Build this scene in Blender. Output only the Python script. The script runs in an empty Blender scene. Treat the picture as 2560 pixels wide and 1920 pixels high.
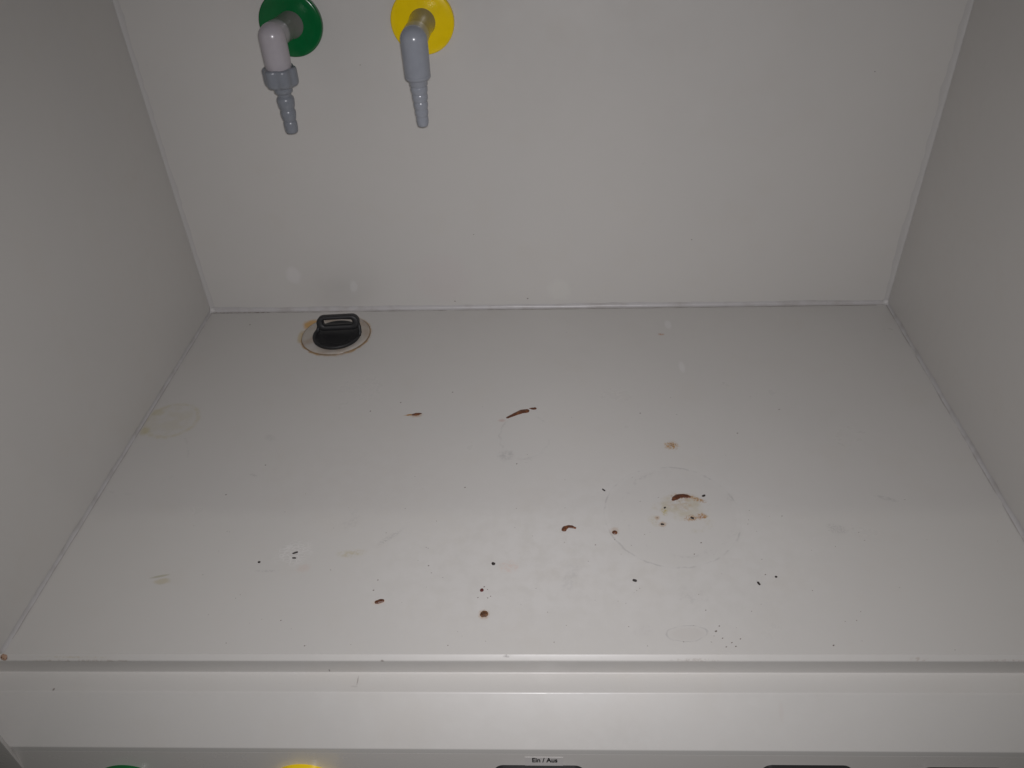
import bpy, bmesh, math, random
from mathutils import Vector, Matrix, noise

C = bpy.context.scene.collection
SC = bpy.context.scene

# ------------------------------------------------------------------ camera
cam_d = bpy.data.cameras.new("camera")
cam_d.sensor_width = 36.0
cam_d.lens = 28.731
cam_d.clip_start = 0.01
cam_d.clip_end = 50.0
cam = bpy.data.objects.new("camera", cam_d)
cam.location = (0.52187, -0.43671, 0.65836)
cam.rotation_euler = (0.90561, 0.04024, 0.03504)
C.objects.link(cam)
SC.camera = cam

# ------------------------------------------------------------------ world, lamps, exposure
w = bpy.data.worlds.new("World")
SC.world = w
w.use_nodes = True
bg = w.node_tree.nodes["Background"]
bg.inputs[0].default_value = (0.95, 1.0, 0.70, 1)
bg.inputs[1].default_value = 0.014          # dim room round the hood

# the lamp of the phone that took the picture, a few mm beside its lens
fl = bpy.data.lights.new("phone_lamp", 'AREA')
fl.shape = 'DISK'
fl.size = 0.022
fl.energy = 2.72
fl.spread = math.radians(118)
fl.color = (0.985, 0.968, 1.0)
flo = bpy.data.objects.new("phone_lamp", fl)
R = cam.rotation_euler.to_matrix()
flo.location = Vector(cam.location) + R @ Vector((0.006, 0.012, 0.0))
flo.rotation_euler = (cam.rotation_euler.x - math.radians(3), cam.rotation_euler.y, cam.rotation_euler.z - math.radians(2))
C.objects.link(flo)

# fluorescent tube on the room's ceiling, just in front of the hood
tb = bpy.data.lights.new("ceiling_tube", 'AREA')
tb.shape = 'RECTANGLE'
tb.size = 1.5
tb.size_y = 0.045
tb.energy = 1.5
tb.color = (1.0, 0.99, 0.88)
tbo = bpy.data.objects.new("ceiling_tube", tb)
tbo.location = (0.5, -0.5, 1.9)
C.objects.link(tbo)

SC.view_settings.view_transform = 'Standard'
SC.view_settings.look = 'None'
SC.view_settings.exposure = 0.0
SC.view_settings.gamma = 1.0

# ------------------------------------------------------------------ material helpers
class NT:
    """small helper round a node tree with a Principled surface"""
    def __init__(self, name, color=(.6, .6, .6), rough=.4, spec=.5, metallic=0.0):
        self.m = bpy.data.materials.new(name)
        self.m.use_nodes = True
        self.t = self.m.node_tree
        self.p = self.t.nodes["Principled BSDF"]
        self.p.inputs["Base Color"].default_value = (*color, 1)
        self.p.inputs["Roughness"].default_value = rough
        self.p.inputs["Specular IOR Level"].default_value = spec
        self.p.inputs["Metallic"].default_value = metallic
        self.col = None
        self.base = color
        self._pos = None
    def n(self, kind, **kw):
        x = self.t.nodes.new(kind)
        for k, v in kw.items():
            setattr(x, k, v)
        return x
    def l(self, a, b):
        self.t.links.new(a, b)
    @property
    def pos(self):
        if self._pos is None:
            self._pos = self.n("ShaderNodeNewGeometry").outputs["Position"]
        return self._pos
    def noise(self, scale, detail=2.0, rough=.5, vec=None, color=False, dist=0.0):
        x = self.n("ShaderNodeTexNoise")
        x.inputs["Scale"].default_value = scale
        x.inputs["Detail"].default_value = detail
        x.inputs["Roughness"].default_value = rough
        x.inputs["Distortion"].default_value = dist
        self.l(vec if vec else self.pos, x.inputs["Vector"])
        return x.outputs["Color" if color else "Fac"]
    def rng(self, v, a, b, c=0.0, d=1.0, smooth=True):
        x = self.n("ShaderNodeMapRange")
        if smooth:
            x.interpolation_type = 'SMOOTHSTEP'
        self.l(v, x.inputs[0])
        for i, q in enumerate((a, b, c, d)):
            x.inputs[i + 1].default_value = q
        return x.outputs[0]
    def math(self, op, a, b=None):
        x = self.n("ShaderNodeMath", operation=op)
        for i, q in enumerate((a, b)):
            if q is None:
                continue
            if isinstance(q, (int, float)):
                x.inputs[i].default_value = q
            else:
                self.l(q, x.inputs[i])
        return x.outputs[0]
    def mix(self, fac, color):
        x = self.n("ShaderNodeMix", data_type='RGBA')
        if isinstance(fac, (int, float)):
            x.inputs[0].default_value = fac
        else:
            self.l(fac, x.inputs[0])
        if self.col is None:
            x.inputs[6].default_value = (*self.base, 1)
        else:
            self.l(self.col, x.inputs[6])
        x.inputs[7].default_value = (*color, 1)
        self.col = x.outputs[2]
        self.l(self.col, self.p.inputs["Base Color"])
    def radial(self, loc, size, rot=0.0, warp=None, amount=0.0):
        """distance from loc, 1 on the ellipse of half axes size"""
        x = self.n("ShaderNodeMapping", vector_type='TEXTURE')
        x.inputs["Location"].default_value = (*loc, 0.0) if len(loc) == 2 else loc
        x.inputs["Rotation"].default_value = (0, 0, rot)
        x.inputs["Scale"].default_value = (size[0], size[1], 1) if len(size) == 2 else size
        self.l(self.pos, x.inputs["Vector"])
        v = x.outputs[0]
        if warp is not None:
            s = self.n("ShaderNodeVectorMath", operation='MULTIPLY_ADD')
            self.l(warp, s.inputs[0])
            s.inputs[1].default_value = (amount,) * 3
            s.inputs[2].default_value = (-amount * .5,) * 3
            a = self.n("ShaderNodeVectorMath", operation='ADD')
            self.l(v, a.inputs[0])
            self.l(s.outputs[0], a.inputs[1])
            v = a.outputs[0]
        ln = self.n("ShaderNodeVectorMath", operation='LENGTH')
        self.l(v, ln.inputs[0])
        return ln.outputs["Value"]
    def blob(self, loc, size, color, strength, rot=0.0, warp=None, amount=.6, edge=.4, grain=None):
        d = self.radial(loc, size, rot, warp, amount)
        m = self.rng(d, 1.0, 1.0 - edge, 0.0, strength)
        if grain is not None:
            m = self.math('MULTIPLY', m, grain)
        self.mix(m, color)
        return m
    def ring(self, loc, size, color, strength, width=.06, rot=0.0, warp=None, amount=.1, grain=None):
        d = self.radial(loc, size, rot, warp, amount)
        d = self.math('ABSOLUTE', self.math('SUBTRACT', d, 1.0))
        m = self.rng(d, width, 0.0, 0.0, strength)
        if grain is not None:
            m = self.math('MULTIPLY', m, grain)
        self.mix(m, color)
        return m
    def bump(self, h, strength=.1, dist=.001):
        b = self.n("ShaderNodeBump")
        b.inputs["Strength"].default_value = strength
        b.inputs["Distance"].default_value = dist
        self.l(h, b.inputs["Height"])
        self.l(b.outputs[0], self.p.inputs["Normal"])

WHITE = (0.53, 0.512, 0.486)

def panel_material(name, base=WHITE, rough=.36):
    k = NT(name, base, rough)
    k.mix(k.rng(k.noise(5.0, 3), .35, .75, 0, .30), (base[0]*.93, base[1]*.94, base[2]*.95))
    k.mix(k.rng(k.noise(17.0, 4, .6), .5, .75, 0, .22), (base[0]*.95, base[1]*.92, base[2]*.88))
    k.mix(k.rng(k.noise(210.0, 2), .72, .82, 0, .18), (base[0]*.72, base[1]*.70, base[2]*.66))
    rr = k.math('ADD', k.rng(k.noise(9.0, 4), .3, .7, rough - .07, rough + .06), k.rng(k.noise(60.0, 4, .7), .45, .7, 0, .09))
    k.l(rr, k.p.inputs["Roughness"])
    k.bump(k.noise(160.0, 2), .05, .0006)
    return k

MW = panel_material("lacquered_panel")
MW_back = panel_material("lacquered_back_panel")
# wiped patches and specks on the back wall
wb = MW_back.noise(60.0, 3, color=True)
for loc, r, s, c in [((.142, .585, .060), (.014, .05, .016), .60, (0.60, 0.58, 0.57)),
                     ((.228, .585, .040), (.007, .05, .014), .65, (0.60, 0.59, 0.57)),
                     ((.196, .585, .044), (.030, .05, .015), .12, (.45, .435, .41)),
                     ((.53, .585, .030), (.022, .05, .022), .38, (0.59, 0.58, 0.54)),
                     ((.36, .585, .05), (.05, .05, .05), .30, (0.52, 0.47, 0.46))]:
    MW_back.blob(loc, r, c, s, warp=wb, amount=.7, edge=.5)
for loc, r in [((.4108, .585, .1215), .0010), ((.713, .585, .1078), .0011), ((.2873, .585, .3553), .0009),
               ((.91, .585, .33), .001), ((.64, .585, .22), .0006), ((.3755, .585, .0125), .0014), ((.4832, .585, .0155), .0016)]:
    MW_back.blob(loc, (r, .05, r*.8), (.12, .09, .08), .8, edge=.5)

MW_top = panel_material("lacquered_worktop", rough=.34)
MW_top.p.inputs["Specular IOR Level"].default_value = .28
T = MW_top
wA = T.noise(95.0, 3, color=True)
wB = T.noise(420.0, 3, color=True)
gF = T.rng(T.noise(520.0, 3, .65), .42, .60)
gM = T.rng(T.noise(240.0, 4, .65), .36, .66)
gL = T.rng(T.noise(60.0, 4, .6), .32, .62)
gS_ = T.rng(T.noise(34.0, 4, .7), .47, .62)
OR = (.32, .150, .018)
YL = (.38, .31, .13)
GR = (.33, .318, .31)
LT = (.62, .605, .595)
# worn and wiped areas
T.blob((.62, .13), (.23, .16), LT, .22, warp=wA, amount=.5, edge=.7, grain=gL)
T.blob((.45, .10), (.18, .11), LT, .22, warp=wA, amount=.5, edge=.7, grain=gL)
T.blob((.30, .22), (.16, .10), (.48, .45, .42), .20, warp=wA, amount=.5, edge=.7, grain=gL)
# round mark left by a vessel, scuffed round its rim
T.blob((.6459, .1725), (.072, .072), (.47, .45, .425), .28, 0, wA, .1, .10, gL)
T.ring((.6459, .1725), (.0722, .0722), GR, .46, .026, warp=wA, amount=.06, grain=gS_)
T.ring((.6459, .1725), (.0722, .0722), GR, .09, .014, warp=wA, amount=.05, grain=gL)
T.ring((.654, .178), (.060, .064), GR, .40, .060, warp=wA, amount=.25, grain=T.math('MULTIPLY', gS_, gM))
T.ring((.655, .172), (.030, .026), YL, .34, .24, warp=wA, amount=.7, grain=T.math('MULTIPLY', gM, gS_))
# stains round the arched crust
T.blob((.6578, .184), (.027, .023), YL, .34, warp=wA, amount=.8, edge=.5, grain=gL)
T.blob((.6578, .189), (.020, .015), OR, .30, warp=wA, amount=.9, edge=.8, grain=gM)
T.blob((.6700, .1975), (.0130, .0030), OR, .75, -.25, wB, .8, .7, gM)
T.blob((.6600, .1990), (.017, .0055), OR, 0.65, .0, wB, .9, .6, gM)
T.blob((.6772, .1934), (.010, .0042), OR, 0.93, -.35, wB, .9, .6, gF)
T.blob((.6385, .1762), (.0045, .0080), (.40, .33, .12), 0.85, .1, wB, .9, .7, gF)
T.blob((.6655, .1670), (.0090, .0060), OR, 0.96, .2, wB, .8, .6, gF)
T.blob((.6765, .1692), (.0085, .0062), OR, 1.00, .3, wB, .8, .6, gM)
T.blob((.6767, .1690), (.0040, .0036), (.30, .13, .05), 1.00, .3, wB, .8, .6, gF)
T.blob((.6346, .158), (.006, .005), OR, 0.39, .3, wB, .8, .7)
T.blob((.6298, .1673), (.004, .004), OR, 0.43, .3, wB, .8, .7)
T.blob((.6581, .2811), (.0120, .0095), (.38, .22, .04), .40, .1, wB, .9, .8, gM)
T.blob((.6581, .2811), (.0100, .0085), (.36, .17, .02), .85, .1, wB, .9, .55, gF)
T.blob((.6590, .2825), (.0055, .0045), (.16, .065, .010), .65, .1, wB, .9, .55, T.rng(T.noise(640.0, 2, .6), .48, .58))
# tails and haloes of other drops
T.blob((.3395, .3411), (.0085, .0022), OR, 1.00, .12, wB, .8, .7)
T.blob((.348, .3400), (.0100, .0050), OR, 0.46, .1, wB, .8, .7)
T.blob((.4516, .0435), (.0068, .0072), (.36, .22, .11), .70, 0, wB, .6, .7)
T.blob((.5833, .1490), (.0065, .0075), OR, .26, 0, wB, .6, .7)
T.blob((.456, .329), (.006, .004), (.45, .33, .30), 0.62, 0, wB, .8, .7)
T.blob((.347, .0570), (.0085, .0040), (.55, .45, .35), 0.70, .2, wB, .6, .7)
T.blob((.4734, .1012), (.0115, .0095), (.54, .40, .34), .42, 0, wB, .9, .4, gM)
T.blob((.3093, .1183), (.020, .0070), YL, .42, .1, wA, .9, .7, gM)
T.blob((.6708, .5111), (.0055, .0040), (.42, .27, .20), 1.00, 0, wB, .8, .5, gM)
T.blob((.262, .0985), (.009, .007), (.52, .42, .37), .32, .3, wB, .8, .6)
# water marks
T.ring((.6425, .0230), (.0190, .0085), GR, .55, .10, .1, wA, .55, gL)
T.blob((.6425, .0225), (.0190, .0085), (.46, .43, .40), .30, .1, wA, .35, .4)
T.blob((.602, .0265), (.014, .009), (.45, .43, .41), .30, .1, wA, .9, .6, gM)
T.blob((.4640, .2660), (.0130, .0120), GR, .52, .5, wA, 1.0, .6, gM)
T.ring((.4850, .3000), (.0300, .0400), GR, .30, .07, 0, wA, .25, gS_)
T.blob((.8150, .1520), (.0130, .0090), GR, .42, -.5, wA, 1.0, .6, gF)
T.blob((.878, .195), (.016, .004), GR, .45, -.35, wA, .8, .7, gM)
T.blob((.650, .0630), (.030, .018), GR, .30, 0, wA, 1.0, .7, T.math('MULTIPLY', gM, gS_))
T.blob((.300, .165), (.016, .026), GR, .34, .4, wA, 1.0, .7, T.math('MULTIPLY', gM, gS_))
T.blob((.535, .085), (.010, .024), GR, .26, -.3, wA, 1.0, .6, gM)
T.blob((.345, .140), (.022, .004), GR, .42, .75, wA, .8, .6, gF)
T.blob((.225, .095), (.016, .0022), GR, .42, .0, wA, .6, .6, gF)
T.blob((.172, .300), (.012, .006), GR, .35, -.6, wA, .9, .6, gF)
T.blob((.115, .0880), (.013, .0020), (.34, .32, .22), .62, .25, wA, .5, .6)
T.blob((.119, .0815), (.011, .0050), YL, .35, .1, wA, .8, .6)
T.blob((.1700, .235), (.007, .0025), GR, .5, -.4, wB, .8, .6, gF)
# rings dried on beside the left wall, and the rust round the drain
T.blob((.0340, .3340), (.0330, .0320), (.46, .42, .30), .30, 0, wA, .3, .3, gL)
T.ring((.0360, .3340), (.0330, .0320), (.44, .38, .20), .40, .15, 0, wA, .22, gL)
T.blob((.0090, .3150), (.0090, .0110), (.42, .37, .19), .50, 0, wA, .7, .6)
T.blob((.012, .3500), (.0120, .0080), (.42, .37, .19), .35, 0, wA, .7, .6)
T.ring((.0300, .2600), (.050, .055), GR, .22, .05, 0, wA, .1, gS_)
T.ring((.209, .5194), (.0500, .0500), (.40, .27, .14), .85, .060, 0, wA, .16, gL)
T.ring((.209, .5194), (.0490, .0490), (.30, .18, .08), .80, .035, 0, wA, .05)
T.blob((.1655, .5480), (.0160, .0150), (.50, .29, .09), .90, .6, wA, .6, .5)
T.blob((.1580, .5170), (.0060, .0200), (.45, .34, .16), .60, .1, wA, .6, .6)
# pale drips towards the back
T.blob((.683, .535), (.006, .014), LT, .55, 0, wB, .6, .5)
T.blob((.690, .435), (.005, .015), LT, .50, 0, wB, .6, .5)
# etched, crackled patch: fine pale threads with real relief
mp = T.n("ShaderNodeMapping")
mp.inputs["Rotation"].default_value = (0, 0, -.5)
mp.inputs["Scale"].default_value = (150, 360, 300)
T.l(T.pos, mp.inputs["Vector"])
vo = T.n("ShaderNodeTexVoronoi", feature='DISTANCE_TO_EDGE')
vo.inputs["Scale"].default_value = 1.0
T.l(mp.outputs[0], vo.inputs["Vector"])
crk = T.rng(vo.outputs["Distance"], .16, .0)
area = T.rng(T.radial((.2465, .1195), (.027, .021), .45, wA, .7), 1.0, .35)
T.mix(T.math('MULTIPLY', T.math('MULTIPLY', crk, area), .34), (.72, .70, .69))
T.mix(T.math('MULTIPLY', T.math('MULTIPLY', T.rng(vo.outputs["Distance"], .3, .6), area), .22), (.45, .43, .42))
hb = T.math('ADD', T.math('MULTIPLY', T.noise(160.0, 2), .35), T.math('MULTIPLY', T.math('MULTIPLY', crk, area), 4.0))
T.bump(hb, .14, .0008)

M_seal = NT("silicone", (.46, .445, .44), .38)
M_seal.mix(M_seal.rng(M_seal.noise(40.0, 4), .42, .72, 0, .6), (.35, .325, .305))
M_seal.bump(M_seal.noise(220.0, 3), .25, .001)
M_seal_l = NT("wall_silicone", (.47, .455, .44), .50)
M_seal_l.mix(M_seal_l.rng(M_seal_l.noise(30.0, 3), .42, .72, 0, .5), (.45, .435, .42))
M_joint = NT("joint_dark", (.16, .125, .105), .7)
M_joint.mix(M_joint.rng(M_joint.noise(130.0, 3), .4, .65), (.30, .26, .235))
M_softjoint = NT("soft_joint_dark", (.37, .345, .325), .7)
M_edgejoint = NT("edge_joint_dark", (.27, .24, .215), .7)

def plastic(name, c, r=.3, var=.15, spec=.5):
    k = NT(name, c, r, spec)
    k.mix(k.rng(k.noise(90.0, 3), .4, .75, 0, var), tuple(v*.7 for v in c))
    k.bump(k.noise(500.0, 2), .04, .0004)
    return k
M_pale = plastic("pale_plastic", (.40, .372, .394), .24)
M_blue = plastic("blue_grey_plastic", (.29, .305, .342), .22)
M_dark = plastic("slate_plastic", (.205, .218, .245), .28)
M_sleeve_shade = plastic("shaded_sleeve_plastic", (.20, .193, .182), .16, .1)  # stem plastic, its grey darkened for grazing shade and disc reflection
M_green = plastic("green_plastic", (.002, .115, .030), .20, .25)
M_yell = plastic("yellow_plastic", (.84, .60, .003), .22, .2)
M_black = plastic("black_rubber", (.012, .012, .013), .55, .12)
M_sock = plastic("black_plastic", (.014, .014, .015), .40, .1)
M_sockr = plastic("brown_black_plastic", (.022, .014, .012), .40, .1)
M_flange = NT("dull_flange", (.40, .365, .320), .30)
M_flange.mix(M_flange.rng(M_flange.noise(38.0, 4), .4, .65, 0, .6), (.30, .225, .165))
M_flange.mix(M_flange.rng(M_flange.noise(22.0, 2), .5, .7, 0, .5), (.42, .405, .395))
M_rustrim = NT("rust_rim", (.18, .130, .080), .45)
M_rustrim.mix(M_rustrim.rng(M_rustrim.noise(120.0, 2), .45, .6), (.24, .15, .07))
M_exh = NT("exhaust_grille", (.06, .06, .06), .6)
M_sash = NT("dark_sash", (.05, .05, .052), .3)
M_ink = NT("ink", (.006, .006, .006), .7, .1)
M_film = NT("label_film", (.55, .525, .505), .35)
M_crust = NT("brown_crust", (.088, .029, .0125), .42)
M_crust.mix(M_crust.rng(M_crust.noise(260.0, 3), .46, .66), (.165, .060, .022))
M_crust.bump(M_crust.noise(900.0, 3), .5, .0006)
M_red = NT("red_crust", (.095, .016, .014), .45)
M_rust = NT("rust_crust", (.075, .030, .011), .6)
M_rust.mix(M_rust.rng(M_rust.noise(480.0, 3), .48, .66), (.20, .085, .026))
M_rust.bump(M_rust.noise(900.0, 3), .8, .0010)
M_crumb = NT("black_crumb", (.020, .014, .012), .6)
M_crumb.bump(M_crumb.noise(900.0, 3), .5, .0008)
M_speck = NT("speck", (.17, .145, .125), .7)
M_chip = NT("rusty_chip", (.35, .22, .15), .6)
M_chip.mix(M_chip.rng(M_chip.noise(500.0, 2), .55, .65), (.08, .035, .02))

# ------------------------------------------------------------------ object helpers
def link(name, bm, mat, parent=None, loc=None, smooth=True):
    me = bpy.data.meshes.new(name)
    bmesh.ops.recalc_face_normals(bm, faces=bm.faces)
    bm.to_mesh(me)
    bm.free()
    if smooth:
        for f in me.polygons:
            f.use_smooth = True
    me.materials.append(mat.m)
    o = bpy.data.objects.new(name, me)
    C.objects.link(o)
    if loc is not None:
        o.location = loc
    if parent is not None:
        o.parent = parent
    return o

def sharp(o, deg=35):
    me = o.data
    bm = bmesh.new(); bm.from_mesh(me)
    for e in bm.edges:
        if len(e.link_faces) == 2 and e.calc_face_angle(0) > math.radians(deg):
            e.smooth = False
    bm.to_mesh(me); bm.free()
    return o

def thing(name, label, cat, loc, group=None):
    o = bpy.data.objects.new(name, None)
    o.empty_display_size = .02
    C.objects.link(o)
    o.location = loc
    return tag(o, label, cat, group)

def tag(o, label, cat, group=None, kind=None):
    o['label'] = label
    o['category'] = cat
    if group: o['group'] = group
    if kind: o['kind'] = kind
    return o

def struct(o):
    o['kind'] = 'structure'
    return o

def box(bm, a, b, bevel=0.0, seg=2):
    r = bmesh.ops.create_cube(bm, size=1.0)
    vs = r['verts']
    for v in vs:
        v.co = Vector([(a[i] + b[i]) / 2 + v.co[i] * (b[i] - a[i]) for i in range(3)])
    if bevel:
        es = list({e for v in vs for e in v.link_edges})
        bmesh.ops.bevel(bm, geom=es, offset=bevel, segments=seg, affect='EDGES', profile=.5)

def prism(bm, pts, z0, z1):
    lo = [bm.verts.new((x, y, z0)) for x, y in pts]
    hi = [bm.verts.new((x, y, z1)) for x, y in pts]
    n = len(pts)
    bm.faces.new(lo); bm.faces.new(hi)
    for i in range(n):
        bm.faces.new((lo[i], lo[(i+1) % n], hi[(i+1) % n], hi[i]))

def lathe(bm, prof, seg=48, axis='Z', rad=None):
    """prof: list of (r, h); rad(angle, r, h) may modulate the radius"""
    rings = []
    for r, h in prof:
        ring = []
        if r < 1e-6:
            ring = [bm.verts.new(place(0, 0, h, axis))]
        else:
            for i in range(seg):
                a = 2*math.pi*i/seg
                q = rad(a, r, h) if rad else r
                ring.append(bm.verts.new(place(q*math.cos(a), q*math.sin(a), h, axis)))
        rings.append(ring)
    for A, B in zip(rings, rings[1:]):
        if len(A) == 1 and len(B) == 1:
            continue
        for i in range(seg):
            j = (i+1) % seg
            if len(A) == 1:
                bm.faces.new((A[0], B[i], B[j]))
            elif len(B) == 1:
                bm.faces.new((A[i], A[j], B[0]))
            else:
                bm.faces.new((A[i], A[j], B[j], B[i]))

def place(x, y, h, axis):
    if axis == 'Z': return (x, y, h)
    if axis == '-Z': return (x, y, -h)
    if axis == '-Y': return (x, -h, y)
    return (h, x, y)

def tube(bm, path, radii, seg=28, up=Vector((1, 0, 0)), cap=True):
    rings = []
    n = len(path)
    path = [Vector(p) for p in path]
    for i, p in enumerate(path):
        t = (path[min(i+1, n-1)] - path[max(i-1, 0)]).normalized()
        u = (up - t*up.dot(t)).normalized()
        v = t.cross(u)
        r = radii[i] if isinstance(radii, (list, tuple)) else radii
        rings.append([bm.verts.new(p + r*(math.cos(2*math.pi*k/seg)*u + math.sin(2*math.pi*k/seg)*v)) for k in range(seg)])
    for A, B in zip(rings, rings[1:]):
        for k in range(seg):
            bm.faces.new((A[k], A[(k+1) % seg], B[(k+1) % seg], B[k]))
    if cap:
        bm.faces.new(rings[0]); bm.faces.new(rings[-1])

def fillet_path(a, b, c, r, n=12):
    a, b, c = Vector(a), Vector(b), Vector(c)
    d1 = (a-b).normalized(); d2 = (c-b).normalized()
    p1, p2 = b + d1*r, b + d2*r
    pts = [a.lerp(p1, t/4) for t in range(5)]
    ctr = b + (d1+d2)*r
    for i in range(1, n):
        ang = (math.pi/2)*i/n
        pts.append(ctr - d2*r*math.cos(ang) - d1*r*math.sin(ang))
    pts += [p2.lerp(c, t/4) for t in range(5)]
    return pts

# ------------------------------------------------------------------ the hood: worktop, walls, sill, panel
BL, BR = Vector((.00376, .58741)), Vector((1.00243, .58247))
FL, FR = Vector((-.00405, -.0040)), Vector((.99782, .0039))
HT = 1.15
FYAW = .00792
def fy(x, y): return y + FYAW*(x-.5)

bm = bmesh.new()
e = .008
prism(bm, [(FL.x-.02, fy(FL.x-.02, 0)), (FR.x+.02, fy(FR.x+.02, 0)), (BR.x+e, BR.y+e), (BL.x-e, BL.y+e)], -.012, 0)
worktop = struct(sharp(link("worktop", bm, MW_top)))

bm = bmesh.new()
prism(bm, [(BL.x-.03, BL.y+.0002), (BR.x+.03, BR.y-.0002), (BR.x+.03, BR.y+.015), (BL.x-.03, BL.y+.015)], -.02, HT)
back_wall = struct(sharp(link("back_wall", bm, MW_back)))
bm = bmesh.new()
prism(bm, [(FL.x, -.004), (BL.x, BL.y+.0001), (BL.x-.015, BL.y+.0001), (FL.x-.015, -.004)], .0003, HT)
left_wall = struct(sharp(link("left_wall", bm, MW)))
bm = bmesh.new()
prism(bm, [(FR.x, .002), (BR.x, BR.y+.0001), (BR.x+.015, BR.y+.0001), (FR.x+.015, .002)], .0003, HT)
right_wall = struct(sharp(link("right_wall", bm, MW)))
bm = bmesh.new()
box(bm, (-.03, -.03, HT+.001), (1.03, .61, HT+.016))
struct(sharp(link("hood_ceiling", bm, M_exh)))
bm = bmesh.new()
box(bm, (-.03, -.045, .62), (1.03, -.030, HT+.06), .002)
struct(sharp(link("sash", bm, M_sash)))

# front sill: chamfer, step, plateau, rounded nose, slope, then the control panel below
def arc(c, r, a0, a1, n):
    return [(c[0]+r*math.cos(math.radians(a0+(a1-a0)*i/n)), c[1]+r*math.sin(math.radians(a0+(a1-a0)*i/n))) for i in range(n+1)]
def roundpoly(P, rad, n=6):
    out = [P[0]]
    for i in range(1, len(P)-1):
        a, b, c = Vector(P[i-1]), Vector(P[i]), Vector(P[i+1])
        r = rad[i-1]
        if r == 0:
            out.append(tuple(b)); continue
        d1, d2 = (a-b).normalized(), (c-b).normalized()
        th = d1.angle(d2)
        t = min(r/math.tan(th/2), (a-b).length*.49, (c-b).length*.49)
        rr = t*math.tan(th/2)
        p1, p2 = b+d1*t, b+d2*t
        ctr = b + (d1+d2).normalized()*(rr/math.sin(th/2))
        v1, v2 = p1-ctr, p2-ctr
        ang = v1.angle(v2)
        for k in range(n+1):
            s = k/n
            out.append(tuple(ctr + (v1*math.sin((1-s)*ang) + v2*math.sin(s*ang))/max(math.sin(ang), 1e-6)))
    out.append(P[-1])
    return out
Z2, Y2 = -.0250, -.0235
YP, ZP = -.06056, -.05691
prof = roundpoly([(.0006, -.011), (.0006, -.0001), (-.0004, -.0003), (-.0048, -.0040), (-.0030, Z2), (Y2, Z2), (YP, ZP), (YP-.00095, ZP-.006)],
                 [0, .0008, .0020, .0012, .0030, .0022])
bm = bmesh.new()
X0, X1 = -.06, 1.06
N = 64
cols = []
for i in range(N+1):
    x = X0 + (X1-X0)*i/N
    cols.append([bm.verts.new((x, fy(x, y), z)) for y, z in prof])
for A, B in zip(cols, cols[1:]):
    for j in range(len(prof)-1):
        bm.faces.new((A[j], A[j+1], B[j+1], B[j]))
MS = panel_material("lacquered_sill", rough=.36)
wS = MS.noise(420.0, 3, color=True)
gS = MS.rng(MS.noise(300.0, 3, .65), .42, .66)
for loc, size, col, s in [((.335, -.0130, -.0249), (.0007, .006, .006), (.25, .22, .20), .75),
                          ((.333, -.0190, -.0249), (.0045, .0012, .004), (.42, .40, .38), .6),
                          ((.0476, -.0250, -.0255), (.0014, .002, .002), (.15, .12, .1), .8),
                          ((.3071, -.0045, -.0215), (.0008, .003, .003), (.12, .1, .1), .8),
                          ((.6627, -.0280, -.0254), (.0009, .0032, .0032), (.06, .06, .06), .9),
                          ((.6977, -.0506, -.0480), (.0022, .0012, .0012), (.18, .17, .17), .8),
                          ((.7189, -.0427, -.0401), (.0008, .001, .001), (.2, .19, .18), .8),
                          ((.7220, -.0360, -.0335), (.0030, .012, .012), (.50, .46, .43), .4),
                          ((.4760, -.0014, -.0010), (.0060, .0020, .002), (.2, .18, .17), .75),
                          ((.3600, -.0050, -.0036), (.0025, .0015, .002), (.2, .17, .15), .75),
                          ((.6470, -.0042, -.0030), (.0300, .0022, .003), (.34, .30, .27), .6),
                          ((.8450, -.0040, -.0020), (.0110, .0030, .003), (.36, .30, .26), .6),
                          ((.9300, -.0050, -.0030), (.0400, .0022, .003), (.36, .30, .27), .6),
                          ((.0900, -.0052, -.0040), (.0900, .0020, .0022), (.34, .29, .25), .6),
                          ((.0700, -.0030, -.0010), (.0800, .0018, .0018), (.42, .36, .24), .6)]:
    if loc[1] > -.0062 and loc[0] != .3071:
        loc = (loc[0], loc[1] + FYAW*(loc[0]-.5), loc[2])
    MS.blob(loc, size, col, s, warp=wS, amount=.5, edge=.6, grain=None if size[0] < .005 else gS)
sill = struct(sharp(link("front_sill", bm, MS), 60))

bm = bmesh.new()
TILT = math.radians(9)
def py(x, z): return fy(x, YP) + (z-ZP)*math.tan(TILT)
vs = []
for z in (ZP-.0062, -.34):
    for x, d in ((X0, 0), (X1, 0), (X1, .012), (X0, .012)):
        vs.append(bm.verts.new((x, py(x, z)+d, z)))
bm.faces.new(vs[:4]); bm.faces.new(vs[4:])
for i in range(4):
    bm.faces.new((vs[i], vs[(i+1) % 4], vs[4+(i+1) % 4], vs[4+i]))
MP = panel_material("lacquered_front", base=(.56, .535, .505), rough=.28)
control_panel = struct(sharp(link("control_panel", bm, MP)))

# jamb at the left, standing just proud of the panel
bm = bmesh.new()
box(bm, (-.12, -.0700, -.34), (.0150, -.0662, 1.2), .0008)
box(bm, (-.12, -.0660, -.34), (-.0225, -.0045, 1.2))
struct(sharp(link("side_post", bm, MP)))
bm = bmesh.new()
box(bm, (1.0225, -.0640, -.34), (1.12, .0015, 1.2))
struct(sharp(link("side_post", bm, MP)))

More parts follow.
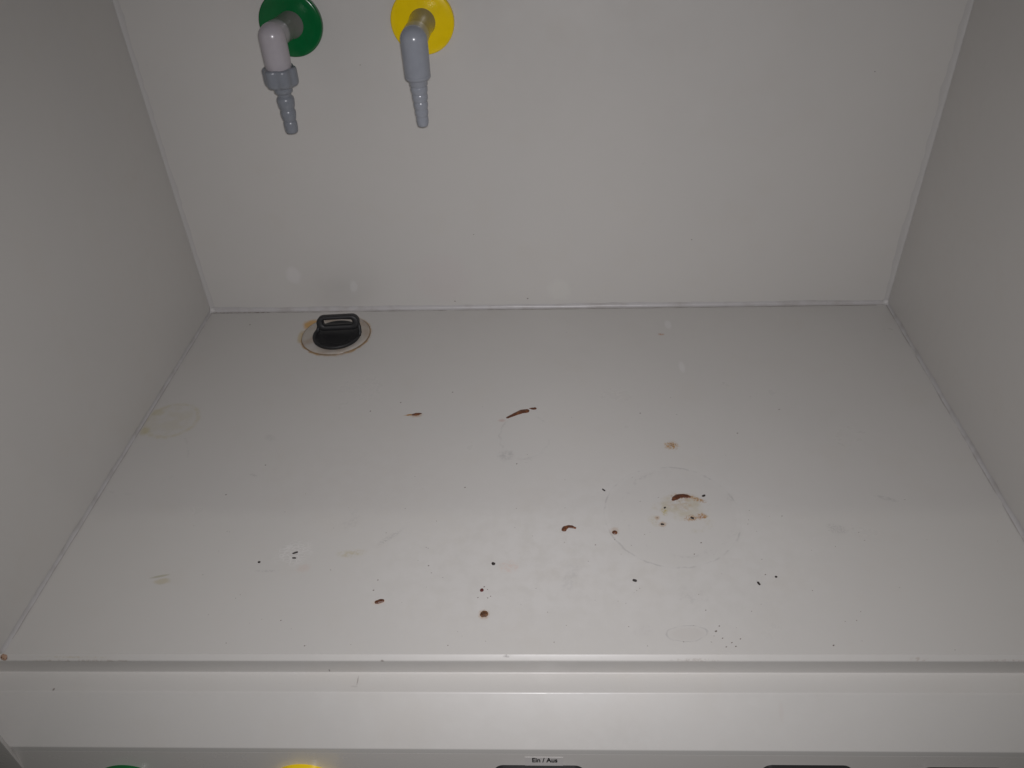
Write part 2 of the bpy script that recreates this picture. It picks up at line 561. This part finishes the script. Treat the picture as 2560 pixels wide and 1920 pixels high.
# silicone in the joints
rs = random.Random(4)
def bead(parent, a, b, u, v, ru, rv, seed, rag=.25, n=90, mat=None):
    """concave fillet from a to b; u and v point along the two faces"""
    a, b, u, v = Vector(a), Vector(b), Vector(u), Vector(v)
    bm = bmesh.new()
    secs = []
    for i in range(n+1):
        t = i/n
        p = a.lerp(b, t)
        k1 = 1 + rag*(noise.noise((t*14, seed, 0))*1.0 + .6*noise.noise((t*60, seed, 3)))
        k2 = 1 + rag*(noise.noise((t*12, seed, 7))*1.0 + .6*noise.noise((t*70, seed, 9)))
        s = []
        for j in range(6):
            q = j/5*math.pi/2
            # quarter circle, bowed towards the corner
            s.append(bm.verts.new(p + u*ru*k1*(1-math.sin(q)) + v*rv*k2*(1-math.cos(q)) + (u+v)*.00008))
        secs.append(s)
    for A, B in zip(secs, secs[1:]):
        for j in range(5):
            bm.faces.new((A[j], A[j+1], B[j+1], B[j]))
    return link("sealant_bead", bm, mat or M_seal, parent)

def joint_dark(parent, a, b, n_dir, w, seed, mat, thr=0.0, n=160, lift=.0005, dens=22):  # thin uneven dark strip laid along a joint
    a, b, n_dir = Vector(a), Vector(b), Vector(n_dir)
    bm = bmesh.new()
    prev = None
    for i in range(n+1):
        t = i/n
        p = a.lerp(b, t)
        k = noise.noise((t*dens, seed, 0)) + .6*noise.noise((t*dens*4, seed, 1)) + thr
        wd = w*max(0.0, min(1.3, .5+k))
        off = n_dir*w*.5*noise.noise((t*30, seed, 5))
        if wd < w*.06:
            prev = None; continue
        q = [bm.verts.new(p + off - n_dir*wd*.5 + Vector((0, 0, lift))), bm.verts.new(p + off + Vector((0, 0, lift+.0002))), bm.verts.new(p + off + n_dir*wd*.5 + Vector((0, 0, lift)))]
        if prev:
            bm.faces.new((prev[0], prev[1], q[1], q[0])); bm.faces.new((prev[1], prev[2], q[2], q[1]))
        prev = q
    return link("joint_line", bm, mat, parent)

B0, B1 = (BL.x, BL.y, 0), (BR.x, BR.y, 0)
bead(back_wall, B0, B1, (0, 0, 1), (0, -1, 0), .0062, .0040, 1.3, .28, 140)
bead(back_wall, (BL.x, BL.y, 0), (BL.x, BL.y, .62), (1, 0, 0), (0, -1, 0), .0062, .0022, 5.1, .35, 90, M_seal_l)
bead(back_wall, (BR.x, BR.y, 0), (BR.x, BR.y, .62), (-1, 0, 0), (0, -1, 0), .0072, .0024, 8.7, .5, 90, M_seal_l)
bead(left_wall, (FL.x, -.003, 0), B0, (0, 0, 1), (1, 0, 0), .0045, .0022, 11.0, .35)
bead(right_wall, (FR.x, .003, 0), B1, (0, 0, 1), (-1, 0, 0), .0048, .0026, 13.0, .55)
def at(A, B, t): return Vector((A[0]+(B[0]-A[0])*t, A[1]+(B[1]-A[1])*t, 0))
q0, q1 = Vector((BL.x+.002, BL.y-.0056, 0)), Vector((BR.x-.002, BR.y-.0056, 0))
joint_dark(back_wall, q0, q0.lerp(q1, .09), (0, 1, 0), .0016, 2.0, M_joint, .25)
joint_dark(back_wall, q0.lerp(q1, .09), q0.lerp(q1, .42), (0, 1, 0), .0010, 2.4, M_edgejoint, .15)
joint_dark(back_wall, q0.lerp(q1, .42), q0.lerp(q1, .985), (0, 1, 0), .0009, 2.9, M_edgejoint, .55)
joint_dark(left_wall, (FL.x+.0026, .012, 0), (BL.x+.0026, BL.y-.006, 0), (1, 0, 0), .0009, 3.5, M_softjoint, .25)
joint_dark(right_wall, (FR.x-.0031, .012, 0), (BR.x-.0031, BR.y-.004, 0), (1, 0, 0), .0010, 4.5, M_softjoint, .15)
# smeared webs where three joints meet
for (cx, cy, sx) in ((BL.x, BL.y, 1), (BR.x, BR.y, -1)):
    bm = bmesh.new()
    g = []
    n = 9
    for i in range(n+1):
        for j in range(n+1-i):
            a_, b_ = i/n, j/n
            c_ = 1-a_-b_
            k = (a_*a_+b_*b_+c_*c_)**.5
            sc = .55/ (k**.9)
            P = Vector((sx*a_*.026, -b_*.017, c_*.024))*(sc*.62) + Vector((sx*.0004, -.0004, .0004))
            P = P*(1+.08*noise.noise((i*.7, j*.9, cx*9)))
            g.append(((i, j), bm.verts.new(Vector((cx, cy, 0))+P)))
    d = dict(g)
    for i in range(n):
        for j in range(n-i):
            bm.faces.new((d[i, j], d[i+1, j], d[i, j+1]))
            if i+j < n-1:
                bm.faces.new((d[i+1, j], d[i+1, j+1], d[i, j+1]))
    link("sealant_web", bm, M_seal_l, back_wall)

# ------------------------------------------------------------------ gas outlets on the back wall
def disc_profile(R, t):
    return [(0, t*1.12), (R*.35, t*1.11), (R*.75, t*1.05), (R-.0022, t), (R-.0008, t*.93), (R-.0001, t*.80), (R, t*.60), (R, 0), (0, 0)]
def outlet(label, cx, cz, elbow, mat_disc, mat_pipe, mat_sleeve, r_pipe, z_pipe_end):
    y_wall = BL.y + (BR.y-BL.y)*cx
    t = thing("gas_outlet", label, "hose nozzle", (cx, y_wall, cz), "hose nozzles on the back wall")
    bm = bmesh.new(); lathe(bm, disc_profile(.0377, .0075), 72, '-Y'); sharp(link("wall_disc", bm, mat_disc, t), 50)
    ex, ey, ez = elbow
    # sleeve from the wall to the elbow, then the upright elbow body with its rounded shoulder
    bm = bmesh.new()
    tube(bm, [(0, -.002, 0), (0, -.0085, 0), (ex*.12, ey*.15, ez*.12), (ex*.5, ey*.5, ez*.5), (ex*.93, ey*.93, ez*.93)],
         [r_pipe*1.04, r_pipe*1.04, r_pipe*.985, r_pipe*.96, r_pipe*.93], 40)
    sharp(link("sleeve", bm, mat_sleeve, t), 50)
    bm = bmesh.new()
    pr = [(r_pipe*math.sin(math.radians(a)), -r_pipe*.97*math.cos(math.radians(a))) for a in range(0, 91, 9)]
    pr += [(r_pipe*1.0, z_pipe_end*.3), (r_pipe*.985, z_pipe_end*.7), (r_pipe*.975, z_pipe_end-.0010), (r_pipe*.95, z_pipe_end), (0, z_pipe_end)]
    lathe(bm, pr, 48, '-Z')
    # a short swelling where the sleeve runs into the body
    tube(bm, [(0, .0005, 0), tuple(-.20*q for q in (ex, ey, ez)), tuple(-.27*q for q in (ex, ey, ez)), tuple(-.29*q for q in (ex, ey, ez))], [r_pipe*.985, r_pipe*.985, r_pipe*.975, r_pipe*.93], 40)
    sharp(link("elbow", bm, mat_pipe, t, (ex, ey, ez)), 50)
    return t, (ex, ey)

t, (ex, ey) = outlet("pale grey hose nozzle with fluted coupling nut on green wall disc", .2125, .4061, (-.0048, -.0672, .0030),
                     M_green, M_pale, M_sleeve_shade, .0153, .0370)
# fluted nut
bm = bmesh.new()
zc = 0.0
def flute(a, r, h):
    if r < .0170: return r
    return r*(1 - .13*(0.5-0.5*math.cos(6*a))**1.6)
lathe(bm, [(.0145, .0312), (.0172, .0306), (.0190, .0312), (.0199, .0326), (.0201, .0340), (.0201, .0462), (.0197, .0488), (.0184, .0508), (.0150, .0522), (.0108, .0528)], 128, '-Z', flute)
sharp(link("coupling_nut", bm, M_dark, t, (ex, ey, 0)), 40)
bm = bmesh.new()
lathe(bm, [(.0104, .0520), (.0108, .0535), (.0106, .0585), (.0094, .0598), (.0080, .0606), (.0078, .0635),
           (.0094, .0648), (.0103, .0675), (.0102, .0700), (.0094, .0760), (.0080, .0792),
           (.0086, .0806), (.0092, .0830), (.0089, .0865), (.0080, .0908), (.0071, .0930),
           (.0078, .0942), (.0081, .0965), (.0079, .1020), (.0075, .1055), (.0066, .1072), (.0048, .1076), (.0036, .1070), (.0034, .1030), (0, .1030)], 40, '-Z')
sharp(link("hose_barb", bm, M_dark, t, (ex, ey, 0)), 50)

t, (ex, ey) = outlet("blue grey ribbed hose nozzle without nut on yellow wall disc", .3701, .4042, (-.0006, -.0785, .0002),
                     M_yell, M_blue, M_sleeve_shade, .0152, .0385)
bm = bmesh.new()
pr = [(.0140, .0378), (.0149, .0386), (.0147, .0408), (.0136, .0426), (.0112, .0434), (.0107, .0440), (.0104, .0492), (.0098, .0500), (.0093, .0502)]
zz = [.0502, .0592, .0682, .0770, .0855]
rrs = [.0098, .0091, .0084, .0078, .0072]
for k in range(5):
    z = zz[k]; r = rrs[k]; L = (zz[k+1]-z) if k < 4 else .0100
    pr += [(r*.93, z+.0004), (r*.985, z+.0016), (r, z+L*.35), (r*.985, z+L*.62), (r*.90, z+L*.97)]
pr += [(.0060, .0968), (.0045, .0976), (.0034, .0972), (.0033, .093), (0, .093)]
lathe(bm, pr, 40, '-Z')
sharp(link("hose_barb", bm, M_blue, t, (ex, ey, 0)), 50)

# ------------------------------------------------------------------ drain and its plug
dr = thing("floor_drain", "dull grey drain flange with rusty rim set in back left of worktop", "drain", (.2090, .5194, 0))
bm = bmesh.new()
lathe(bm, [(.0300, .0003), (.0300, .0032), (.0335, .0036), (.0350, .0034), (.0440, .0026), (.0474, .0020), (.0484, .0012), (.0486, .0003)], 96)
sharp(link("flange", bm, M_flange, dr), 50)
bm = bmesh.new()
def rag(a, r, h): return r + .0005*noise.noise((math.cos(a)*6, math.sin(a)*6, 2)) + .0003*noise.noise((math.cos(a)*22, math.sin(a)*22, 2))
lathe(bm, [(.0480, .0004), (.0483, .0014), (.0488, .0012), (.0494, .0002)], 96, 'Z', rag)
link("rust_rim", bm, M_rustrim, dr)

pl = thing("drain_plug", "black rubber plug with slotted loop handle sitting in the drain", "plug", (.2127, .5116, .0036))
bm = bmesh.new()
lathe(bm, [(0, .0018), (.018, .0020), (.0265, .0026), (.0292, .0040), (.0308, .0048), (.0324, .0050), (.0337, .0046), (.0341, .0036), (.0341, .0012), (.0335, .0002), (.030, .0001)], 72)
link("plug_disc", bm, M_black, pl)
# loop handle: rounded frame with an arched slot, 11 mm deep, leaning back a little
def rrect(cx, cz, hw, hh, r, n=7, sag=0.0):
    P = []
    for (sx, sz, a0) in ((1, 1, 0), (-1, 1, 90), (-1, -1, 180), (1, -1, 270)):
        for k in range(n+1):
            a = math.radians(a0 + 90*k/n)
            x = cx + sx*(hw-r) + r*math.cos(a)
            z = cz + sz*(hh-r) + r*math.sin(a)
            P.append((x, z + sag*(1-((x-cx)/hw)**2)))
    return P
def frame(bm, outer, inner, y0, y1, bev):
    n = len(outer)
    def shrink(P, Q, k):  # move P towards Q
        return [(p[0]+(q[0]-p[0])*k, p[1]+(q[1]-p[1])*k) for p, q in zip(P, Q)]
    loops = []
    for (P, y) in ((outer, y0+bev), (shrink(outer, inner, .14), y0), (shrink(inner, outer, .14), y0), (inner, y0+bev),
                   (inner, y1-bev), (shrink(inner, outer, .14), y1), (shrink(outer, inner, .14), y1), (outer, y1-bev)):
        loops.append([bm.verts.new((x, y, z)) for x, z in P])
    m = len(loops)
    for a in range(m):
        A, B = loops[a], loops[(a+1) % m]
        for i in range(n):
            j = (i+1) % n
            bm.faces.new((A[i], A[j], B[j], B[i]))
bm = bmesh.new()
out = rrect(0, .0190, .0302, .0108, .0102)
inn = rrect(0, .0199, .0212, .0042, .0034, sag=.0012)
frame(bm, out, inn, -.0050, .0060, .0016)
h = link("handle", bm, M_black, pl, (.0035, .0035, 0))
h.rotation_euler = (math.radians(-14), math.radians(-1.5), math.radians(1.5))
bm = bmesh.new()
tube(bm, [(-.020, .010, .0205), (0, .011, .0215), (.020, .010, .0212)], .0016, 10, Vector((0, 0, 1)))
link("handle_bar", bm, M_black, pl, (.0035, .0035, 0))
bm = bmesh.new()
tube(bm, [(.0295, .004, .0200), (.0312, .001, .0140), (.0322, -.004, .0080), (.0318, -.009, .0050)], [.0022, .0025, .0024, .0020], 10, Vector((0, 1, 0)))
link("handle_leg", bm, M_black, pl, (.0020, .0035, -.001))
bm = bmesh.new()
tube(bm, [(-.0275, .004, .0150), (-.0290, .001, .0100), (-.0292, -.002, .0060)], [.0022, .0025, .0024], 10, Vector((0, 1, 0)))
link("handle_leg", bm, M_black, pl, (.0020, .0035, -.001))

# ------------------------------------------------------------------ controls along the bottom edge
def knob(label, cx, apex, mat):
    z = apex-.038
    t = thing("gas_tap", label, "tap", (cx, py(cx, z), z), "gas taps on the front panel")
    t.rotation_euler = (-TILT, 0, math.atan(FYAW))
    bm = bmesh.new(); lathe(bm, [(q[0], q[1]) for q in disc_profile(.0380, .0085)], 72, '-Y'); sharp(link("tap_disc", bm, mat, t), 50)
    bm = bmesh.new(); lathe(bm, [(.0140, .009), (.0140, .022), (.0128, .0236), (0, .0238)], 40, '-Y'); sharp(link("spindle", bm, M_dark, t), 50)
    bm = bmesh.new(); box(bm, (-.0245, -.0370, -.0068), (.0245, -.0242, .0068), .004, 3); sharp(link("grip", bm, mat, t), 60)
knob("green tap disc peeping in at the bottom edge below the sill", .1125, -.0815, M_green)
knob("yellow tap disc peeping in at the bottom edge below the sill", .2830, -.0785, M_yell)

def socket(label, x0, x1, top, mat):
    cx = (x0+x1)/2; hw = (x1-x0)/2; y = py(cx, top-hw)
    t = thing("power_socket", label, "socket", (cx, y, top-hw), "black fittings on the front panel")
    t.rotation_euler = (-TILT, 0, math.atan(FYAW))
    def plate(bm, hw_, y0, y1, r):
        P = rrect(0, 0, hw_, hw_, r, 8)
        A = [bm.verts.new((x, y0, z)) for x, z in P]
        B = [bm.verts.new((x, y1+.0012, z)) for x, z in P]
        D = [bm.verts.new((x*(1-.0012/hw_), y1, z*(1-.0012/hw_))) for x, z in P]
        n = len(P)
        for U, V in ((A, B), (B, D)):
            for i in range(n):
                bm.faces.new((U[i], U[(i+1) % n], V[(i+1) % n], V[i]))
        bm.faces.new(D)
    bm = bmesh.new(); plate(bm, hw, .0005, -.0070, .0095); sharp(link("cover_frame", bm, mat, t), 40)
    bm = bmesh.new(); plate(bm, hw*.76, -.0068, -.0125, .006); sharp(link("hinged_lid", bm, mat, t), 40)
socket("black rounded fitting directly under the Ein/Aus sticker", .4621, .5457, -.0778, M_sock)
socket("black rounded fitting between the sticker's fitting and the right corner", .7052, .7865, -.0752, M_sock)
socket("brownish black rounded fitting in the bottom right corner", .8450, .9210, -.0770, M_sockr)

# clear sticker with its lettering
sx, sz = .5085, -.0752
st = thing("sticker", "clear rectangular sticker printed Ein / Aus above a black fitting", "label", (sx, py(sx, sz), sz))
st.rotation_euler = (-TILT, 0, math.atan(FYAW))
bm = bmesh.new()
box(bm, (-.0174, -.00035, -.0085), (.0174, .0002, .0085), .0001, 1)
sharp(link("film", bm, M_film, st))
cu = bpy.data.curves.new("lettering", 'FONT')
cu.body = "Ein / Aus"
cu.size = .0078
cu.extrude = .00006
cu.offset = .00022
cu.align_x = 'CENTER'
to = bpy.data.objects.new("lettering_source", cu)
C.objects.link(to)
dg = bpy.context.evaluated_depsgraph_get()
me = bpy.data.meshes.new_from_object(to.evaluated_get(dg))
bpy.data.objects.remove(to)
xs = [v.co.x for v in me.vertices]; ys = [v.co.y for v in me.vertices]
kx = .0230/(max(xs)-min(xs)); ky = .0064/(max(ys)-min(ys)); mx = (max(xs)+min(xs))/2
for v in me.vertices:
    x, y, z = v.co
    v.co = ((x-mx)*kx, -.00050-z, (y-min(ys))*ky)
me.materials.clear(); me.materials.append(M_ink.m)
lo = bpy.data.objects.new("lettering", me)
C.objects.link(lo); lo.parent = st; lo.location = (.0008, 0, .0015)

# ------------------------------------------------------------------ dried residue on the worktop
def dome(bm, pts, h, seed, rag=.14, n=18, zb=.0002):
    """flat-bottomed drop swept along pts [(x, y, r), ...] with rounded ends and an uneven outline"""
    P = [Vector((x, y)) for x, y, r in pts]; Rr = [r for *_, r in pts]
    if len(P) == 1:
        P = [P[0]-Vector((Rr[0]*.02, 0)), P[0]+Vector((Rr[0]*.02, 0))]; Rr = Rr*2
    seg = [(P[i+1]-P[i]).length for i in range(len(P)-1)]
    tot = sum(seg)
    samples = []
    d0 = (P[1]-P[0]).normalized(); d1 = (P[-1]-P[-2]).normalized()
    for k in range(5):
        a = math.pi/2*k/5
        samples.append((P[0]-d0*Rr[0]*math.cos(a), Rr[0]*math.sin(a)+1e-5, d0))
    m = max(2, n)
    for k in range(m+1):
        s = tot*k/m
        i = 0
        while i < len(seg)-1 and s > seg[i]:
            s -= seg[i]; i += 1
        t = min(1, s/seg[i]) if seg[i] else 0
        tt = (P[i+1]-P[i]).normalized()
        samples.append((P[i].lerp(P[i+1], t), Rr[i]+(Rr[i+1]-Rr[i])*t, tt))
    for k in range(4, -1, -1):
        a = math.pi/2*k/5
        samples.append((P[-1]+d1*Rr[-1]*math.cos(a), Rr[-1]*math.sin(a)+1e-5, d1))
    # smooth tangents
    S = []
    for i, (p, r, t) in enumerate(samples):
        a = samples[max(0, i-1)][0]; b = samples[min(len(samples)-1, i+1)][0]
        t2 = (b-a); t2 = t2.normalized() if t2.length > 1e-9 else t
        S.append((p, r, Vector((-t2.y, t2.x))))
    rows = []
    for i, (p, r, nn) in enumerate(S):
        row = []
        for j in range(9):
            q = -1 + j/4
            ed = 1 + rag*noise.noise((p.x*420+seed, p.y*420+q*1.5, seed)) + rag*.6*noise.noise((p.x*1300, p.y*1300+q, seed+4))
            xy = p + nn*r*q*ed
            z = zb + h*min(1, r/max(Rr))**.7*max(0, 1-abs(q)**2.6)*(1+.35*noise.noise((xy.x*600, xy.y*600, seed)))
            row.append(bm.verts.new((xy.x, xy.y, z if abs(q) < 1 else zb*.5)))
        rows.append(row)
    for A, B in zip(rows, rows[1:]):
        for j in range(8):
            bm.faces.new((A[j], A[j+1], B[j+1], B[j]))

def residue(name, label, cat, pts, h, mat, seed, rag=.14, group=None):
    cx = sum(p[0] for p in pts)/len(pts); cy = sum(p[1] for p in pts)/len(pts)
    bm = bmesh.new()
    dome(bm, [(x-cx, y-cy, r) for x, y, r in pts], h, seed, rag)
    o = link(name, bm, mat, None, (cx, cy, 0))
    return tag(o, label, cat, group)

GS = "dried brown residue on the worktop"
GC = "dark crumbs on the worktop"
residue("dried_smear", "long tapered dark brown smear lying behind the middle of worktop", "stain",
        [(.4628, .3342, .0017), (.4660, .3366, .0021), (.4720, .3407, .0028), (.4800, .3458, .0037), (.4862, .3468, .0036)], .0009, M_crust, 1.7, .12, GS)
residue("dried_fleck", "small pointed brown fleck beyond the right tip of the long smear", "stain",
        [(.4896, .3515, .0005), (.4925, .3514, .0017), (.4962, .3514, .0025)], .0006, M_crust, 2.9, .2, GS)
residue("dried_drop", "short spindle shaped brown drop with pale orange tail, left of long smear", "stain",
        [(.3436, .3412, .0016), (.3470, .3420, .0029), (.3505, .3428, .0023), (.3540, .3436, .0006)], .0008, M_crust, 3.1, .16, GS)
residue("dried_crust", "arched dark brown crust inside the faint round mark on the worktop", "stain",
        [(.6498, .1938, .0018), (.6520, .1962, .0034), (.6560, .1988, .0034), (.6610, .1998, .0030), (.6660, .1988, .0027), (.6682, .1980, .0014)], .0010, M_crust, 4.3, .22, GS)
residue("dried_crust", "comma shaped brown crust to the left of the round brown drop", "stain",
        [(.5300, .1512, .0031), (.5312, .1532, .0027), (.5346, .1552, .0020), (.5385, .1545, .0022), (.5418, .1530, .0013)], .0010, M_crust, 5.9, .28, GS)
residue("dried_drop", "round dark brown drop on the left rim of the faint round mark", "stain",
        [(.5833, .1467, .0028)], .0013, M_crust, 6.1, .16, GS)
residue("dried_drop", "small round dark red drop between a black crumb and the rusty spot", "stain",
        [(.4476, .0714, .0019), (.4477, .0718, .0019)], .0009, M_red, 7.7, .18, GS)
residue("rust_spot", "crusty rust brown spot nearest to the front sill", "stain",
        [(.4512, .0432, .0036), (.4519, .0438, .0035)], .0011, M_rust, 8.3, .35, GS)
residue("dried_pellet", "oblong brown pellet near the sill, left of the rusty spot", "stain",
        [(.3450, .0569, .0021), (.3475, .0577, .0025), (.3500, .0585, .0022)], .0012, M_crust, 9.9, .18, GS)
crumbs = [
    ("black oval crumb right beside the arched brown crust", [(.6829, .1991, .0012), (.6846, .1999, .0012)]),
    ("tiny dark crumb at the left below the arched brown crust", [(.6392, .1816, .0010), (.6399, .1821, .0009)]),
    ("dark crumb nearest the sill among those around the arched crust", [(.6338, .1581, .0014), (.6354, .1579, .0009)]),
    ("dark brown crumb in an orange stain below the arched crust", [(.6664, .1671, .0014), (.6674, .1665, .0014)]),
    ("tiny tilted dark crumb behind the round brown drop", [(.5740, .2097, .0008), (.5760, .2077, .0009)]),
    ("black crumb alone between round brown drop and the sill", [(.5983, .0842, .0015), (.5997, .0838, .0016)]),
    ("black splinter at the right front of the worktop", [(.7193, .0816, .0012), (.7202, .0797, .0011)]),
    ("small black crumb right of the black splinter at right front", [(.7380, .0889, .0011), (.7386, .0889, .0009)]),
    ("black dash shaped splinter on the crackled patch", [(.2464, .1178, .0008), (.2482, .1187, .0011), (.2501, .1196, .0010)]),
    ("shorter dark splinter under the black dash on crackled patch", [(.2475, .1118, .0007), (.2488, .1119, .0010), (.2504, .1117, .0007)]),
    ("small round black dot left of the crackled patch", [(.2134, .1064, .0014)]),
    ("black crumb behind the dark red drop, right of it", [(.4570, .1052, .0016), (.4576, .1046, .0018)]),
]
for i, (lab, pts) in enumerate(crumbs):
    residue("dark_crumb", lab, "crumb", pts, .0011, M_crumb, 20.3+i*1.7, .22, GC)
o = residue("rust_chip", "small pinkish rust chip at the left end of the sill", "rust chip", [(.0000, -.0022, .0030), (.0012, -.0030, .0026)], .0012, M_chip, 61.0, .3)
o.location = (-.0005, -.0064, -.0020)
o.rotation_euler = (math.radians(40), 0, 0)

# the countless fine specks
sp = [(.6695, .0256, 12), (.6743, .0181, 7), (.6819, .0135, 7), (.6849, .0094, 8), (.6905, .0175, 7), (.6762, .0089, 7), (.7731, .0113, 9),
      (.7284, .0917, 7), (.6735, .0313, 7), (.6636, .0491, 6), (.4498, .0757, 8), (.4532, .0724, 5), (.4444, .0627, 7), (.4568, .0643, 6), (.454, .0623, 6),
      (.3417, .0837, 7), (.3394, .0711, 8), (.391, .1021, 8), (.3949, .0929, 5), (.6623, .1175, 7), (.6713, .1326, 8), (.7389, .3023, 9), (.3896, .3857, 9),
      (.3245, .3656, 9), (.2883, .3488, 10), (.4195, .2135, 8), (.4768, .2515, 8), (.7618, .1694, 6), (.5622, .1297, 6), (.7971, .3453, 8),
      (.6269, .3404, 8), (.18, .2514, 8), (.1476, .2033, 8), (.0743, .5493, 9), (.6298, .1673, 7), (.42, .0085, 6), (.285, .0070, 7), (.255, .0350, 6)]
bm = bmesh.new()
for i, (x, y, r) in enumerate(sp):
    k = r*.000078
    dome(bm, [(x-k*.4, y-k*.2, k*.9), (x+k*.4, y+k*.25, k*.8)], .0004, 80+i*1.3, .3, 3)
r7 = random.Random(11)
for i in range(110):
    x = min(.97, max(.03, r7.gauss(.56, .22))); y = abs(r7.gauss(.03, .16)) + .006
    if y > .55: continue
    k = r7.uniform(.00015, .00034)
    dome(bm, [(x-k*.6, y, k), (x+k*.6, y+r7.uniform(-k, k), k*.8)], .0002, 200+i*.7, .3, 2)
tag(link("fine_specks", bm, M_speck), "fine dark specks strewn over the white worktop", "specks", None, 'stuff')
